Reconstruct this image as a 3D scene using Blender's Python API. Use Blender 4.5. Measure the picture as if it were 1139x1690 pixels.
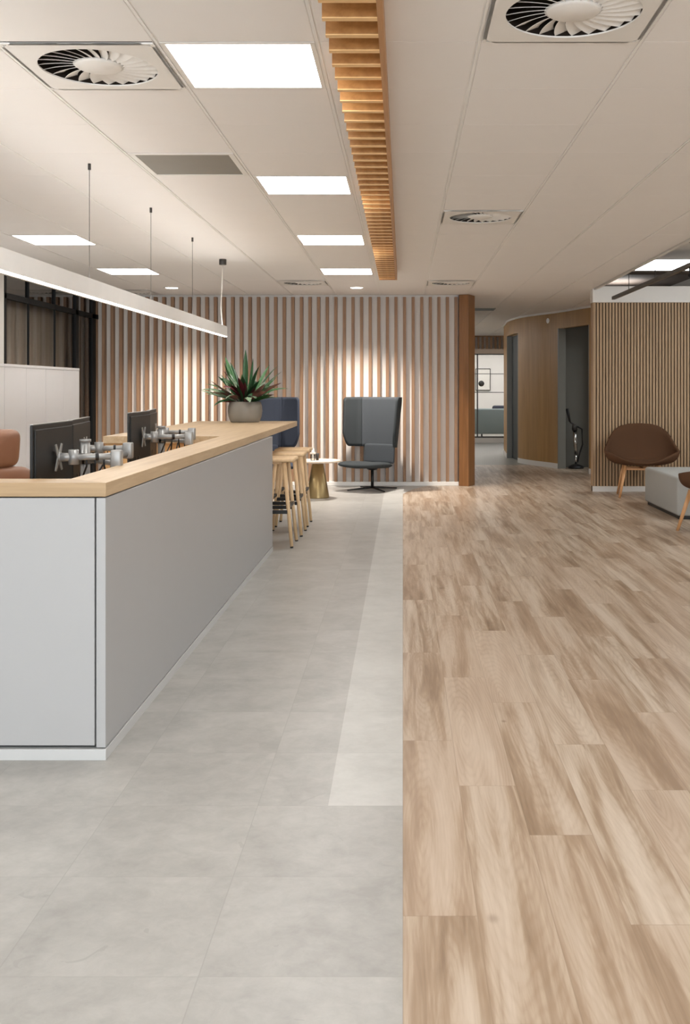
import bpy, bmesh, math, random
from mathutils import Vector, Matrix, Euler
PI = math.pi
random.seed(7)
sc = bpy.context.scene
for o in list(bpy.data.objects): bpy.data.objects.remove(o)

# ------------------------------------------------------------------ camera, world, exposure
F = 1650.0                      # focal length in pixels of the 1139 x 1690 frame
HC = 1.34                       # camera height
CEIL = 2.63
cam_d = bpy.data.cameras.new('camera'); cam = bpy.data.objects.new('camera', cam_d)
sc.collection.objects.link(cam); sc.camera = cam
cam.location = (0, 0, HC); cam.rotation_euler = (PI/2, 0, 0)
cam_d.sensor_fit = 'VERTICAL'; cam_d.sensor_height = 36.0; cam_d.sensor_width = 36.0*1139/1690
cam_d.lens = F/1690*36.0
cam_d.shift_x = (569.5-665)/1690; cam_d.shift_y = (641-845)/1690
cam_d.clip_start = 0.05; cam_d.clip_end = 100
sc.view_settings.view_transform = 'Standard'; sc.view_settings.look = 'None'
sc.view_settings.gamma = 1; sc.view_settings.use_curve_mapping = False
sc.view_settings.exposure = 0.97
w = bpy.data.worlds.new('world'); sc.world = w; w.use_nodes = True
w.node_tree.nodes['Background'].inputs[0].default_value = (0.75, 0.86, 1, 1)
w.node_tree.nodes['Background'].inputs[1].default_value = 0.6
PANEL_E = 9.0                   # emission of the 600 x 600 ceiling panels
DAY_W = 215                     # added daylight from the unseen window behind the camera

def area_light(name, loc, rot, sx, sy, energy, col):
    l = bpy.data.lights.new(name, 'AREA'); l.shape = 'RECTANGLE'; l.size = sx; l.size_y = sy
    l.energy = energy; l.color = col
    o = bpy.data.objects.new(name, l); sc.collection.objects.link(o); o.location = loc; o.rotation_euler = rot
    return o
# daylight from an unseen window behind the camera, added to reach the brightness
area_light('added_window_daylight', (0.4, -5.35, 1.5), (PI/2, 0, 0), 9.0, 2.2, DAY_W, (0.86, 0.93, 1.0))

# ------------------------------------------------------------------ materials
def lin(c):
    return tuple(((x/255)/12.92 if x/255 <= .04045 else ((x/255+.055)/1.055)**2.4) for x in c) + (1,)
class NT:
    def __init__(s, name):
        s.m = bpy.data.materials.new(name); s.m.use_nodes = True; s.t = s.m.node_tree
        s.b = s.t.nodes['Principled BSDF']
    def n(s, typ, **kw):
        nd = s.t.nodes.new(typ)
        for k, v in kw.items(): setattr(nd, k, v)
        return nd
    def l(s, a, b): s.t.links.new(a, b)
    def math(s, op, a, b=None, c=None):
        nd = s.n('ShaderNodeMath', operation=op)
        for i, x in enumerate((a, b, c)):
            if x is None: continue
            if isinstance(x, (int, float)): nd.inputs[i].default_value = x
            else: s.l(x, nd.inputs[i])
        return nd.outputs[0]
    def mix(s, fac, a, b, blend='MIX'):
        nd = s.n('ShaderNodeMix', data_type='RGBA', blend_type=blend)
        for sock, x in ((nd.inputs[0], fac), (nd.inputs[6], a), (nd.inputs[7], b)):
            if isinstance(x, (int, float, tuple)): sock.default_value = x
            else: s.l(x, sock)
        return nd.outputs[2]
    def noise(s, vec, scale, detail=4, rough=.55, dist=0):
        nd = s.n('ShaderNodeTexNoise'); s.l(vec, nd.inputs['Vector'])
        nd.inputs['Scale'].default_value = scale; nd.inputs['Detail'].default_value = detail
        nd.inputs['Roughness'].default_value = rough; nd.inputs['Distortion'].default_value = dist
        return nd.outputs['Fac']
    def coord(s, which='Object', scale=(1, 1, 1)):
        tc = s.n('ShaderNodeTexCoord'); mp = s.n('ShaderNodeMapping'); mp.inputs['Scale'].default_value = scale
        s.l(tc.outputs[which], mp.inputs['Vector']); return mp.outputs[0]
    def ramp(s, fac, stops):
        r = s.n('ShaderNodeValToRGB'); s.l(fac, r.inputs[0])
        el = r.color_ramp.elements
        while len(el) > len(stops): el.remove(el[-1])
        while len(el) < len(stops): el.new(.5)
        for e, (p, c) in zip(el, stops): e.position = p; e.color = c
        return r.outputs[0]
    def bump(s, h, strength=.2, dist=.002):
        b = s.n('ShaderNodeBump'); b.inputs['Strength'].default_value = strength; b.inputs['Distance'].default_value = dist
        s.l(h, b.inputs['Height']); s.l(b.outputs[0], s.b.inputs['Normal'])
    def set(s, rough=.5, metal=0, spec=.5):
        s.b.inputs['Roughness'].default_value = rough; s.b.inputs['Metallic'].default_value = metal
        s.b.inputs['Specular IOR Level'].default_value = spec; return s
def plain(name, rgb, rough=.5, metal=0, spec=.5, var=.04, vs=6):
    t = NT(name).set(rough, metal, spec); c = lin(rgb)
    d = tuple(x*(1-var*2) for x in c[:3])+(1,)
    f = t.noise(t.coord(), vs, 3)
    t.l(t.mix(f, d, tuple(min(1, x*(1+var)) for x in c[:3])+(1,)), t.b.inputs['Base Color']); return t.m
def wood(name, light, dark, scale=(30, 30, 1.5), rough=.5, contrast=1.0):
    t = NT(name).set(rough); v = t.coord('Object', scale)
    a = t.noise(v, 1.0, 6, .6, .6); b = t.noise(v, 3.3, 3, .6)
    f = t.math('ADD', t.math('MULTIPLY', a, .7), t.math('MULTIPLY', b, .3))
    lo, hi = .5-.16/contrast, .5+.16/contrast
    c = t.ramp(f, [(lo, lin(dark)), (hi, lin(light))])
    t.l(c, t.b.inputs['Base Color']); t.bump(b, .1, .001); return t.m
def emit(name, rgb, e):
    t = NT(name); t.set(.5); t.b.inputs['Base Color'].default_value = (.8, .8, .8, 1)
    t.b.inputs['Emission Color'].default_value = rgb+(1,); t.b.inputs['Emission Strength'].default_value = e; return t.m
def fabric(name, rgb, var=.12, vs=350, rough=.95):
    t = NT(name).set(rough, 0, .15); c = lin(rgb)
    f = t.noise(t.coord(), vs, 2); g = t.noise(t.coord(), 3, 2)
    a = t.mix(f, tuple(x*(1-var) for x in c[:3])+(1,), tuple(x*(1+var) for x in c[:3])+(1,))
    t.l(t.mix(t.math('MULTIPLY', g, .25), a, tuple(x*.85 for x in c[:3])+(1,)), t.b.inputs['Base Color'])
    t.bump(f, .25, .001); return t.m
def glass_mat(name, tint=(1, 1, 1), refl=.12):
    t = NT(name); t.t.nodes.remove(t.b)
    tr = t.n('ShaderNodeBsdfTransparent'); tr.inputs[0].default_value = tint+(1,)
    gl = t.n('ShaderNodeBsdfGlossy'); gl.inputs['Roughness'].default_value = .02
    fr = t.n('ShaderNodeFresnel'); fr.inputs[0].default_value = 1.45
    mx = t.n('ShaderNodeMixShader'); t.l(t.math('MULTIPLY', fr.outputs[0], refl*8), mx.inputs[0])
    t.l(tr.outputs[0], mx.inputs[1]); t.l(gl.outputs[0], mx.inputs[2])
    t.l(mx.outputs[0], t.t.nodes['Material Output'].inputs[0]); return t.m

# --- wood plank floor
def plank_floor():
    t = NT('oak_plank_floor').set(.42, 0, .42)
    PW, PL = .19, 1.265
    v = t.coord('Object'); sx = t.n('ShaderNodeSeparateXYZ'); t.l(v, sx.inputs[0])
    X, Y = sx.outputs[0], sx.outputs[1]
    ix = t.math('FLOOR', t.math('DIVIDE', X, PW))
    wn = t.n('ShaderNodeTexWhiteNoise', noise_dimensions='1D'); t.l(t.math('ADD', ix, 7.31), wn.inputs['W'])
    # stagger: rows 0,1,2 fixed as seen, rest random through a walk
    off = t.math('MULTIPLY', t.math('FRACT', t.math('ADD', t.math('MULTIPLY', ix, .6443), t.math('MULTIPLY', wn.outputs[0], .10))), PL)
    yy = t.math('DIVIDE', t.math('SUBTRACT', t.math('SUBTRACT', Y, 2.52), off), PL)
    iy = t.math('FLOOR', yy)
    cb = t.n('ShaderNodeCombineXYZ'); t.l(ix, cb.inputs[0]); t.l(iy, cb.inputs[1])
    w2 = t.n('ShaderNodeTexWhiteNoise', noise_dimensions='3D'); t.l(cb.outputs[0], w2.inputs[0])
    sc3 = t.n('ShaderNodeSeparateXYZ'); t.l(w2.outputs['Color'], sc3.inputs[0])
    # per plank shifted grain coordinates
    g = t.n('ShaderNodeCombineXYZ')
    t.l(t.math('ADD', t.math('MULTIPLY', X, 1.0), t.math('MULTIPLY', sc3.outputs[0], 31)), g.inputs[0])
    t.l(t.math('ADD', t.math('MULTIPLY', Y, .06), t.math('MULTIPLY', sc3.outputs[1], 17)), g.inputs[1])
    gv = g.outputs[0]
    big = t.noise(gv, 9, 4, .55, .5)          # broad brown streaks
    mid = t.noise(gv, 34, 5, .6, .5)
    fine = t.noise(gv, 170, 3, .65)
    # cathedral grain: rings of a warped field
    fxx = t.math('FRACT', t.math('DIVIDE', X, PW)); fyy = t.math('FRACT', yy)
    dx = t.math('ADD', t.math('SUBTRACT', fxx, .5), t.math('MULTIPLY', t.math('SUBTRACT', sc3.outputs[2], .5), .5))
    dy = t.math('ADD', t.math('SUBTRACT', fyy, .5), t.math('MULTIPLY', t.math('SUBTRACT', sc3.outputs[0], .5), 1.0))
    wv_ = t.noise(gv, 14, 3, .5, .3)
    rad_ = t.math('SQRT', t.math('ADD', t.math('POWER', t.math('MULTIPLY', dx, 1.5), 2), t.math('POWER', t.math('MULTIPLY', dy, 1.25), 2)))
    ring = t.math('SINE', t.math('MULTIPLY', t.math('ADD', rad_, t.math('MULTIPLY', wv_, .42)), 78))
    ringm = t.math('MULTIPLY', t.math('POWER', t.math('MULTIPLY_ADD', ring, .5, .5), 2.2), t.math('MULTIPLY', t.math('SUBTRACT', big, .3), 1.9))
    ringm = t.math('MAXIMUM', ringm, 0)
    f = t.math('ADD', t.math('MULTIPLY', big, .62), t.math('MULTIPLY', mid, .38))
    col = t.ramp(f, [(.38, lin((206, 192, 175))), (.47, lin((190, 174, 155))), (.54, lin((162, 141, 119))), (.63, lin((124, 102, 81)))])
    tone = t.mix(t.math('MULTIPLY', sc3.outputs[2], .42), col, lin((178, 154, 132)))
    tone = t.mix(t.math('MULTIPLY', t.math('GREATER_THAN', sc3.outputs[1], .78), .28), tone, lin((215, 200, 182)))
    tone = t.mix(t.math('MULTIPLY', ringm, .55), tone, lin((150, 124, 98)))
    tone = t.mix(t.math('MULTIPLY', fine, .22), tone, lin((158, 134, 110)))
    # knots
    kc = t.n('ShaderNodeCombineXYZ'); t.l(X, kc.inputs[0]); t.l(t.math('MULTIPLY', Y, .7), kc.inputs[1])
    vo = t.n('ShaderNodeTexVoronoi'); t.l(kc.outputs[0], vo.inputs['Vector']); vo.inputs['Scale'].default_value = 3.3
    kr = t.n('ShaderNodeSeparateXYZ'); t.l(vo.outputs['Color'], kr.inputs[0])
    rad = t.math('MULTIPLY', kr.outputs[0], .07)
    k = t.math('SUBTRACT', 1, t.math('SMOOTH_MIN', t.math('DIVIDE', vo.outputs['Distance'], t.math('ADD', rad, .02)), 1, .3))
    k = t.math('MAXIMUM', k, 0)
    tone = t.mix(t.math('MULTIPLY', k, .75), tone, lin((112, 86, 66)))
    # joints
    fx = t.math('FRACT', t.math('DIVIDE', X, PW)); ex = t.math('MINIMUM', fx, t.math('SUBTRACT', 1, fx))
    fy = t.math('FRACT', yy); ey = t.math('MINIMUM', fy, t.math('SUBTRACT', 1, fy))
    j = t.math('MAXIMUM', t.math('LESS_THAN', ex, .008), t.math('LESS_THAN', ey, .0013))
    tone = t.mix(t.math('MULTIPLY', j, .35), tone, lin((130, 108, 88)))
    t.l(tone, t.b.inputs['Base Color'])
    t.bump(t.math('SUBTRACT', t.math('MULTIPLY', mid, .3), j), .08, .002)
    t.l(t.math('MULTIPLY_ADD', mid, .12, .27), t.b.inputs['Roughness'])
    return t.m
def stone_floor(name, a, b, c, pitch=.466, x0=0, y0=2.277):
    t = NT(name).set(.45, 0, .4); v = t.coord('Object'); s = t.n('ShaderNodeSeparateXYZ'); t.l(v, s.inputs[0])
    fx = t.math('DIVIDE', t.math('SUBTRACT', s.outputs[0], x0), pitch); fy = t.math('DIVIDE', t.math('SUBTRACT', s.outputs[1], y0), pitch)
    cb = t.n('ShaderNodeCombineXYZ'); t.l(t.math('FLOOR', fx), cb.inputs[0]); t.l(t.math('FLOOR', fy), cb.inputs[1])
    wn = t.n('ShaderNodeTexWhiteNoise', noise_dimensions='3D'); t.l(cb.outputs[0], wn.inputs[0])
    va = t.n('ShaderNodeVectorMath', operation='MULTIPLY_ADD'); t.l(wn.outputs['Color'], va.inputs[0]); va.inputs[1].default_value = (9, 9, 9); t.l(v, va.inputs[2])
    n1 = t.noise(va.outputs[0], 3.2, 6, .62, .5); n2 = t.noise(va.outputs[0], 17, 5, .7, .4)
    f = t.math('ADD', t.math('MULTIPLY', n1, .6), t.math('MULTIPLY', n2, .4))
    col = t.ramp(f, [(.34, lin(a)), (.5, lin(b)), (.66, lin(c))])
    n3 = t.noise(va.outputs[0], 9, 3, .5, 1.5)
    col = t.mix(t.math('MULTIPLY', t.math('GREATER_THAN', n3, .72), .5), col, lin(a))
    ex = t.math('FRACT', fx); ex = t.math('MINIMUM', ex, t.math('SUBTRACT', 1, ex))
    ey = t.math('FRACT', fy); ey = t.math('MINIMUM', ey, t.math('SUBTRACT', 1, ey))
    jx = t.math('LESS_THAN', ex, .0032); jy = t.math('LESS_THAN', ey, .0036)
    j = t.math('MAXIMUM', jx, t.math('MULTIPLY', jy, .6))
    t.l(t.mix(t.math('MULTIPLY', j, .45), col, lin((140, 138, 132))), t.b.inputs['Base Color'])
    t.l(t.math('MULTIPLY_ADD', n2, .12, .30), t.b.inputs['Roughness'])
    t.bump(t.math('SUBTRACT', t.math('MULTIPLY', n2, .3), j), .06, .002); return t.m
M = {}
M['planks'] = plank_floor()
M['stone'] = stone_floor('pale_stone_tile', (148, 146, 141), (163, 161, 156), (176, 174, 169))
M['stone_border'] = stone_floor('lighter_stone_border_tile', (172, 171, 166), (184, 183, 178), (194, 193, 188), pitch=.466, x0=0)
M['stone_corridor'] = plain('corridor_grey_floor', (150, 148, 140), .4)
M['ceiling'] = plain('ceiling_tile_white', (244, 241, 238), .65, var=.008)
M['tee'] = plain('ceiling_tee', (248, 246, 243), .6)
M['wall'] = plain('wall_white', (222, 218, 212), .8, var=.01)
M['wall_slatback'] = plain('wall_cream_white', (236, 230, 223), .75, var=.01)
M['trim'] = plain('trim_white', (228, 225, 220), .5, var=.01)
M['batten'] = wood('walnut_batten', (164, 128, 98), (130, 98, 72), (25, 25, 1.2), .55)
M['post'] = wood('orange_wood_post', (150, 104, 64), (118, 80, 46), (14, 14, .8), .35)
M['curved_wood'] = wood('curved_wall_oak_veneer', (178, 138, 84), (156, 118, 68), (9, 9, .6), .45)
M['slat_oak'] = wood('fine_slat_oak', (186, 156, 122), (156, 128, 97), (40, 40, 1.4), .55)
M['slat_back'] = plain('slat_black_felt', (52, 42, 32), .9)
M['ceil_lit_under'] = wood('ceiling_slat_lit_underside', (246, 204, 146), (230, 182, 122), (12, 60, 12), .45)  # paler tone paints the light caught by the slat undersides
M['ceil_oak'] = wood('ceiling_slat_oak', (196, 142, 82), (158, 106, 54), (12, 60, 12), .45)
M['ceil_oak_board'] = wood('ceiling_board_oak', (196, 146, 96), (168, 120, 74), (40, 1.2, 40), .45)
M['worktop'] = wood('worktop_oak', (206, 182, 148), (184, 156, 120), (26, 1.4, 26), .38)
M['worktop_x_shaded'] = wood('worktop_oak_cross_shaded', (184, 156, 118), (158, 130, 94), (1.2, 26, 30), .38)  # cross grain; front strip darkened in colour for the shade on its edge
M['inner_oak'] = wood('inner_oak', (222, 176, 118), (196, 148, 92), (2, 20, 20), .45)
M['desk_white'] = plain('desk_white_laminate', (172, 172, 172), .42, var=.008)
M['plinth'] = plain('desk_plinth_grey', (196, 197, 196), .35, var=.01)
M['gap'] = plain('dark_gap', (70, 70, 68), .8)
M['cabinet'] = plain('cabinet_white', (234, 233, 234), .45, var=.01)
M['stool_oak'] = wood('stool_ash', (240, 210, 168), (222, 186, 140), (22, 22, 1.6), .45)
M['leg_oak'] = wood('leg_oak', (222, 170, 120), (190, 138, 90), (22, 22, 1.6), .45)
M['black'] = plain('black_powder_coat', (24, 24, 24), .45)
M['darkmetal'] = plain('dark_graphite_metal', (74, 72, 70), .4, .5)
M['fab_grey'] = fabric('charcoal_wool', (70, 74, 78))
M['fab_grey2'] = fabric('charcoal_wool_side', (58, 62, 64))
M['fab_blue'] = fabric('slate_blue_wool', (54, 59, 70))
M['fab_brown'] = fabric('brown_wool', (92, 66, 48))
M['fab_brown2'] = fabric('brown_wool_outer', (84, 60, 42))
M['fab_pouf'] = fabric('light_grey_wool', (172, 172, 168))
M['fab_sofa'] = fabric('sofa_grey', (118, 128, 128))
M['leather'] = plain('tan_leather', (150, 108, 84), .42, var=.06, vs=14)
M['screen_back'] = plain('monitor_black_plastic', (18, 18, 17), .5)
M['screen'] = plain('monitor_glass', (10, 10, 12), .12)
M['silver'] = plain('arm_silver_grey', (158, 158, 156), .35, .35)
M['chrome'] = plain('chrome', (210, 210, 208), .15, 1)
M['frame_black'] = plain('black_aluminium_frame', (20, 22, 23), .6, 0, .3)
M['curtain'] = fabric('taupe_curtain', (196, 182, 168), .06, 60)
M['concrete'] = plain('pot_stone_grey', (136, 130, 120), .42, var=.07, vs=9)
M['soil'] = plain('soil', (40, 30, 24), .95, var=.3, vs=60)
M['bronze'] = NT('brushed_bronze').set(.36, .85).m
M['bronze'].node_tree.nodes['Principled BSDF'].inputs['Base Color'].default_value = lin((168, 146, 104))
M['table_cream'] = plain('table_cream', (226, 208, 190), .4)
M['return_grille'] = plain('grey_air_panel', (140, 136, 127), .6)
M['diff_white'] = plain('diffuser_white', (238, 235, 230), .5, var=.01)
M['diff_dark'] = plain('duct_dark', (60, 50, 42), .9)
M['jamb_grey'] = plain('door_jamb_grey', (122, 121, 114), .4)
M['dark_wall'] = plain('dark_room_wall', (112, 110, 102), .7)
M['dark_blue'] = plain('dark_blue_door', (38, 46, 48), .5)
M['art_paper'] = plain('art_paper', (226, 222, 214), .6)
M['glass'] = glass_mat('clear_glass')
M['glass_dark'] = glass_mat('smoked_glass', (.45, .44, .42), .3)
M['glass_clear'] = glass_mat('partition_glass', (.8, .8, .79), .03)
M['glass_bottle'] = glass_mat('bottle_glass', (.86, .88, .86), .2)
M['white_plastic'] = plain('white_plastic', (238, 232, 222), .35)
M['panel'] = emit('panel_diffuser', (1, .98, .955), PANEL_E)
M['panel_cool'] = emit('panel_cool', (.92, .97, 1), 5.0)
M['downlight'] = emit('downlight_lens', (1, .93, .84), 9)
M['led'] = emit('pendant_led', (1, .94, .86), 6)
M['led_up_added'] = emit('pendant_added_uplight', (1, .97, .93), 5.5)  # upward glow added to the strip light to brighten the ceiling
M['alu_light'] = plain('pendant_aluminium', (226, 225, 222), .45, 0)
M['led_raised'] = emit('raised_panel', (.9, .96, 1), 6)

# ------------------------------------------------------------------ mesh helpers
class B:
    """collects shapes, links them as ONE mesh object"""
    def __init__(s): s.bm = bmesh.new(); s.uv = None
    def box(s, x0, x1, y0, y1, z0, z1, rot=None, piv=None):
        vs = [s.bm.verts.new((x, y, z)) for x in (x0, x1) for y in (y0, y1) for z in (z0, z1)]
        for f in ((0, 1, 3, 2), (4, 6, 7, 5), (0, 4, 5, 1), (2, 3, 7, 6), (0, 2, 6, 4), (1, 5, 7, 3)):
            s.bm.faces.new([vs[i] for i in f])
        if rot is not None:
            bmesh.ops.rotate(s.bm, verts=vs, cent=piv or ((x0+x1)/2, (y0+y1)/2, (z0+z1)/2), matrix=rot)
        return vs
    def bar(s, a, b, r0, r1=None, n=10, flat=1.0, caps=True):
        a, b = Vector(a), Vector(b); r1 = r0 if r1 is None else r1
        d = (b-a).normalized(); u = d.orthogonal().normalized()
        if abs(d.z) < .99: u = d.cross(Vector((0, 0, 1))).normalized()
        else: u = Vector((1, 0, 0)); u = (u-d*u.dot(d)).normalized()
        v = d.cross(u)
        R = []
        for c, r in ((a, r0), (b, r1)):
            R.append([s.bm.verts.new(c+u*math.cos(2*PI*i/n)*r+v*math.sin(2*PI*i/n)*r*flat) for i in range(n)])
        for i in range(n):
            f = s.bm.faces.new((R[0][i], R[0][(i+1) % n], R[1][(i+1) % n], R[1][i])); f.smooth = True
        if caps: s.bm.faces.new(R[0][::-1]); s.bm.faces.new(R[1])
    def tube(s, pts, r, n=8):
        P = [Vector(p) for p in pts]; rings = []
        for i, p in enumerate(P):
            d = (P[min(i+1, len(P)-1)]-P[max(i-1, 0)]).normalized()
            u = d.cross(Vector((.03, .05, 1))).normalized(); v = d.cross(u)
            rings.append([s.bm.verts.new(p+u*math.cos(2*PI*k/n)*r+v*math.sin(2*PI*k/n)*r) for k in range(n)])
        for a, b in zip(rings, rings[1:]):
            for k in range(n):
                f = s.bm.faces.new((a[k], a[(k+1) % n], b[(k+1) % n], b[k])); f.smooth = True
        s.bm.faces.new(rings[0][::-1]); s.bm.faces.new(rings[-1])
    def lathe(s, prof, c=(0, 0, 0), n=40, smooth=True, caps=True):
        rings = []
        for r, z in prof:
            rings.append([s.bm.verts.new((c[0]+max(r, 1e-4)*math.cos(2*PI*k/n), c[1]+max(r, 1e-4)*math.sin(2*PI*k/n), c[2]+z)) for k in range(n)])
        for a, b in zip(rings, rings[1:]):
            for k in range(n):
                f = s.bm.faces.new((a[k], a[(k+1) % n], b[(k+1) % n], b[k])); f.smooth = smooth
        if caps: s.bm.faces.new(rings[0][::-1]); s.bm.faces.new(rings[-1])
    def prism(s, pts, z0, z1):
        a = [s.bm.verts.new((x, y, z0)) for x, y in pts]; b = [s.bm.verts.new((x, y, z1)) for x, y in pts]
        n = len(pts)
        s.bm.faces.new(a[::-1]); s.bm.faces.new(b)
        for i in range(n): s.bm.faces.new((a[i], a[(i+1) % n], b[(i+1) % n], b[i]))
    def grid(s, fn, nu, nv, closed=False, smooth=True):
        V = [[s.bm.verts.new(fn(i/(nu if closed else nu), j/nv)) for j in range(nv+1)] for i in range(nu if closed else nu+1)]
        m = len(V)
        for i in range(m if closed else m-1):
            for j in range(nv):
                f = s.bm.faces.new((V[i][j], V[(i+1) % m][j], V[(i+1) % m][j+1], V[i][j+1])); f.smooth = smooth
        return V
    def rbox(s, x0, x1, y0, y1, z0, z1, r, seg=4):
        vs = s.box(x0, x1, y0, y1, z0, z1)
        es = list({e for v in vs for e in v.link_edges})
        bmesh.ops.bevel(s.bm, geom=es, offset=r, segments=seg, profile=.5, affect='EDGES', clamp_overlap=True)
        for f in s.bm.faces: f.smooth = True
    def build(s, name, mat, parent=None, bevel=0, loc=None, solid=0, sub=0, off=0):
        bmesh.ops.recalc_face_normals(s.bm, faces=s.bm.faces)
        me = bpy.data.meshes.new(name); s.bm.to_mesh(me); s.bm.free()
        o = bpy.data.objects.new(name, me); sc.collection.objects.link(o)
        for m_ in (mat if isinstance(mat, (list, tuple)) else [mat]): me.materials.append(m_)
        if parent is not None: o.parent = parent
        if loc: o.location = loc
        if solid:
            m = o.modifiers.new('solid', 'SOLIDIFY'); m.thickness = solid; m.offset = off
        if sub:
            m = o.modifiers.new('sub', 'SUBSURF'); m.levels = sub; m.render_levels = sub
        if bevel:
            m = o.modifiers.new('bevel', 'BEVEL'); m.width = bevel; m.segments = 2; m.limit_method = 'ANGLE'; m.angle_limit = math.radians(40)
            m.harden_normals = False
        return o
def tag(o, label=None, cat=None, group=None, kind=None):
    if label: o['label'] = label
    if cat: o['category'] = cat
    if group: o['group'] = group
    if kind: o['kind'] = kind
    return o
def thing(name, label, cat, loc=(0, 0, 0), rz=0, group=None):
    o = bpy.data.objects.new(name, None); sc.collection.objects.link(o); o.location = loc
    o.rotation_euler = (0, 0, rz); o.empty_display_size = .1
    return tag(o, label, cat, group)
def dup(root, loc, rz=None, label=None):
    def cp(o, par):
        c = o.copy(); sc.collection.objects.link(c)
        if par is not None: c.parent = par
        for ch in [k for k in bpy.data.objects if k.parent == o]: cp(ch, c)
        return c
    r = cp(root, None); r.location = loc
    if rz is not None: r.rotation_euler = (0, 0, rz)
    if label: r['label'] = label
    return r
def struct(name, b, mat, parent=None, **k):
    o = b.build(name, mat, parent, **k)
    if parent is None: o['kind'] = 'structure'
    return o
def sroot(name, loc=(0, 0, 0)):
    o = bpy.data.objects.new(name, None); sc.collection.objects.link(o); o.location = loc; o['kind'] = 'structure'; return o

# ------------------------------------------------------------------ structure: floors
XR = 2.474                      # where the low ceiling stops on the right
b = B(); b.box(-8, 7, -5.3, 31, -.12, -.02); struct('floor', b, M['stone_corridor'])
# curve of the plank edge
WY = 12.69
edge = [(0, -5.2), (0, WY), (.06, 13.0), (.16, 13.35), (.28, 13.65), (.42, 13.85)]
def far_edge():
    return [(.42, 13.85), (.905, 13.85), (1.0, 14.0), (1.0, 17.5), (4.2, 17.5)]
b = B(); b.prism(edge+far_edge()[1:]+[(6.8, 17.5), (6.8, -5.2)], -.02, 0); struct('floor_planks', b, M['planks'])
b = B(); b.prism([(-7.9, -5.2), (0, -5.2), (0, 3.21), (-.24, 3.21), (-.24, 12.75), (-.17, 13.1), (-.06, 13.45), (.08, 13.85), (-7.9, 13.85)], -.02, 0)
struct('floor_stone', b, M['stone'])
b = B(); b.prism([(-.24, 3.21), (0, 3.21)]+edge[1:]+[(.08, 13.85), (-.06, 13.45), (-.17, 13.1), (-.24, 12.75)], -.02, 0)
struct('floor_stone_border', b, M['stone_border'])
b = B(); b.prism([(1.0, 17.5), (6.8, 17.5), (6.8, 30.8), (-2, 30.8), (-2, 17.5)], -.02, -.001); struct('floor_corridor', b, M['stone_corridor'])

# ceiling: real tiles in a grid, exposed tee lines between the columns
GX0, GW = -.318, .602; GY0, GD = 3.72, .586
def cell(i, j): return (GX0+i*GW, GX0+(i+1)*GW, GY0+j*GD, GY0+(j+1)*GD)
PANELS = [(-1, 0), (-1, 4), (-1, 8), (-1, 12), (-5, 8), (-5, 12), (-5, 4), (-5, 0), (-1, -4), (-1, -8), (-1, -12), (-5, -4), (-5, -8), (-5, -12),
          (3, -2), (3, -6), (3, -10)]
ADDED_PANELS = [(5, 17), (0, 25), (0, 28), (0, 31), (5, 37), (3, 37), (5, 41), (3, 41), (1, 39)]  # unseen panels added to light the curved wall, corridor and lounge
DIFFS = [(-2, 0), (1, -1), (1, 6), (-2, 14), (1, 14), (-6, 16)]
RETS = [(-2, 3)]
skip = set(PANELS+DIFFS+RETS+ADDED_PANELS)
b = B(); g = .0105
for i in range(-12, 6):
    for j in range(-15, 45):
        if (i, j) in skip: continue
        x0, x1, y0, y1 = cell(i, j)
        if i < 0 and j >= 18: continue
        if x0 > XR-.05 and j < 16: continue
        if x1 > XR and j < 16: x1 = XR
        b.box(x0+g, x1-g, y0+.0007, y1-.0007, CEIL, CEIL+.02)
o = struct('ceiling', b, M['ceiling'], bevel=.0022)
b = B()
for i in range(-12, 6):
    xx = GX0+i*GW
    if xx > 3.6: continue
    ye = 13.0 if xx > XR else 31
    b.box(xx-.016, xx+.016, (-5.3 if xx < XR else 13.1), 31, CEIL+.004, CEIL+.03)
    b.box(xx-.0045, xx+.0045, (-5.3 if xx < XR else 13.1), 31, CEIL-.0015, CEIL+.004)
struct('ceiling_tee', b, M['tee'])
b = B(); b.box(-8, XR, -5.3, 31, CEIL+.2, CEIL+.24); b.box(XR, 3.9, 13.1, 31, CEIL+.2, CEIL+.24); struct('ceiling_slab', b, M['diff_dark'])
# raised ceiling on the right
b = B(); b.box(XR, 7, -5.3, 20, 3.16, 3.22); struct('ceiling_raised', b, M['wall'])
b = B(); b.box(XR, XR+.03, -5.3, 12.98, 2.615, 3.16); struct('trim_1', b, M['trim'])

# ------------------------------------------------------------------ structure: walls
YW = 13.85
b = B(); b.box(-7.9, .77, YW, YW+.12, 0, CEIL+.01); wb = struct('wall_back', b, M['wall_slatback'])
b = B()
nb = 0
x = .755-.042
while x > -6.6:
    b.box(x, x+.042, YW-.085, YW, .055, CEIL-.03); x -= .1185
b.build('batten_cladding', M['batten'], wb)
b = B(); b.box(-6.6, .77, YW-.095, YW, 0, .055); struct('baseboard_back', b, M['trim'], bevel=.004)
b = B(); b.box(-4.19, .77, YW-.012, YW, CEIL-.03, CEIL); struct('trim_2', b, M['trim'])
# wood post that ends the slatted wall
b = B(); b.prism([(.772, 13.74), (.897, 13.67), (1.0, 13.9), (1.0, 14.2), (.772, 14.2)], 0, CEIL-.005)
o = b.build('wood_end_post', M['post'], bevel=.003); tag(o, 'orange brown wooden post closing right end of the slatted back wall', 'post')
b = B(); b.box(.9, .98, 14.2, 17.6, 0, CEIL); struct('wall_corridor_left', b, M['wall'])
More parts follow.
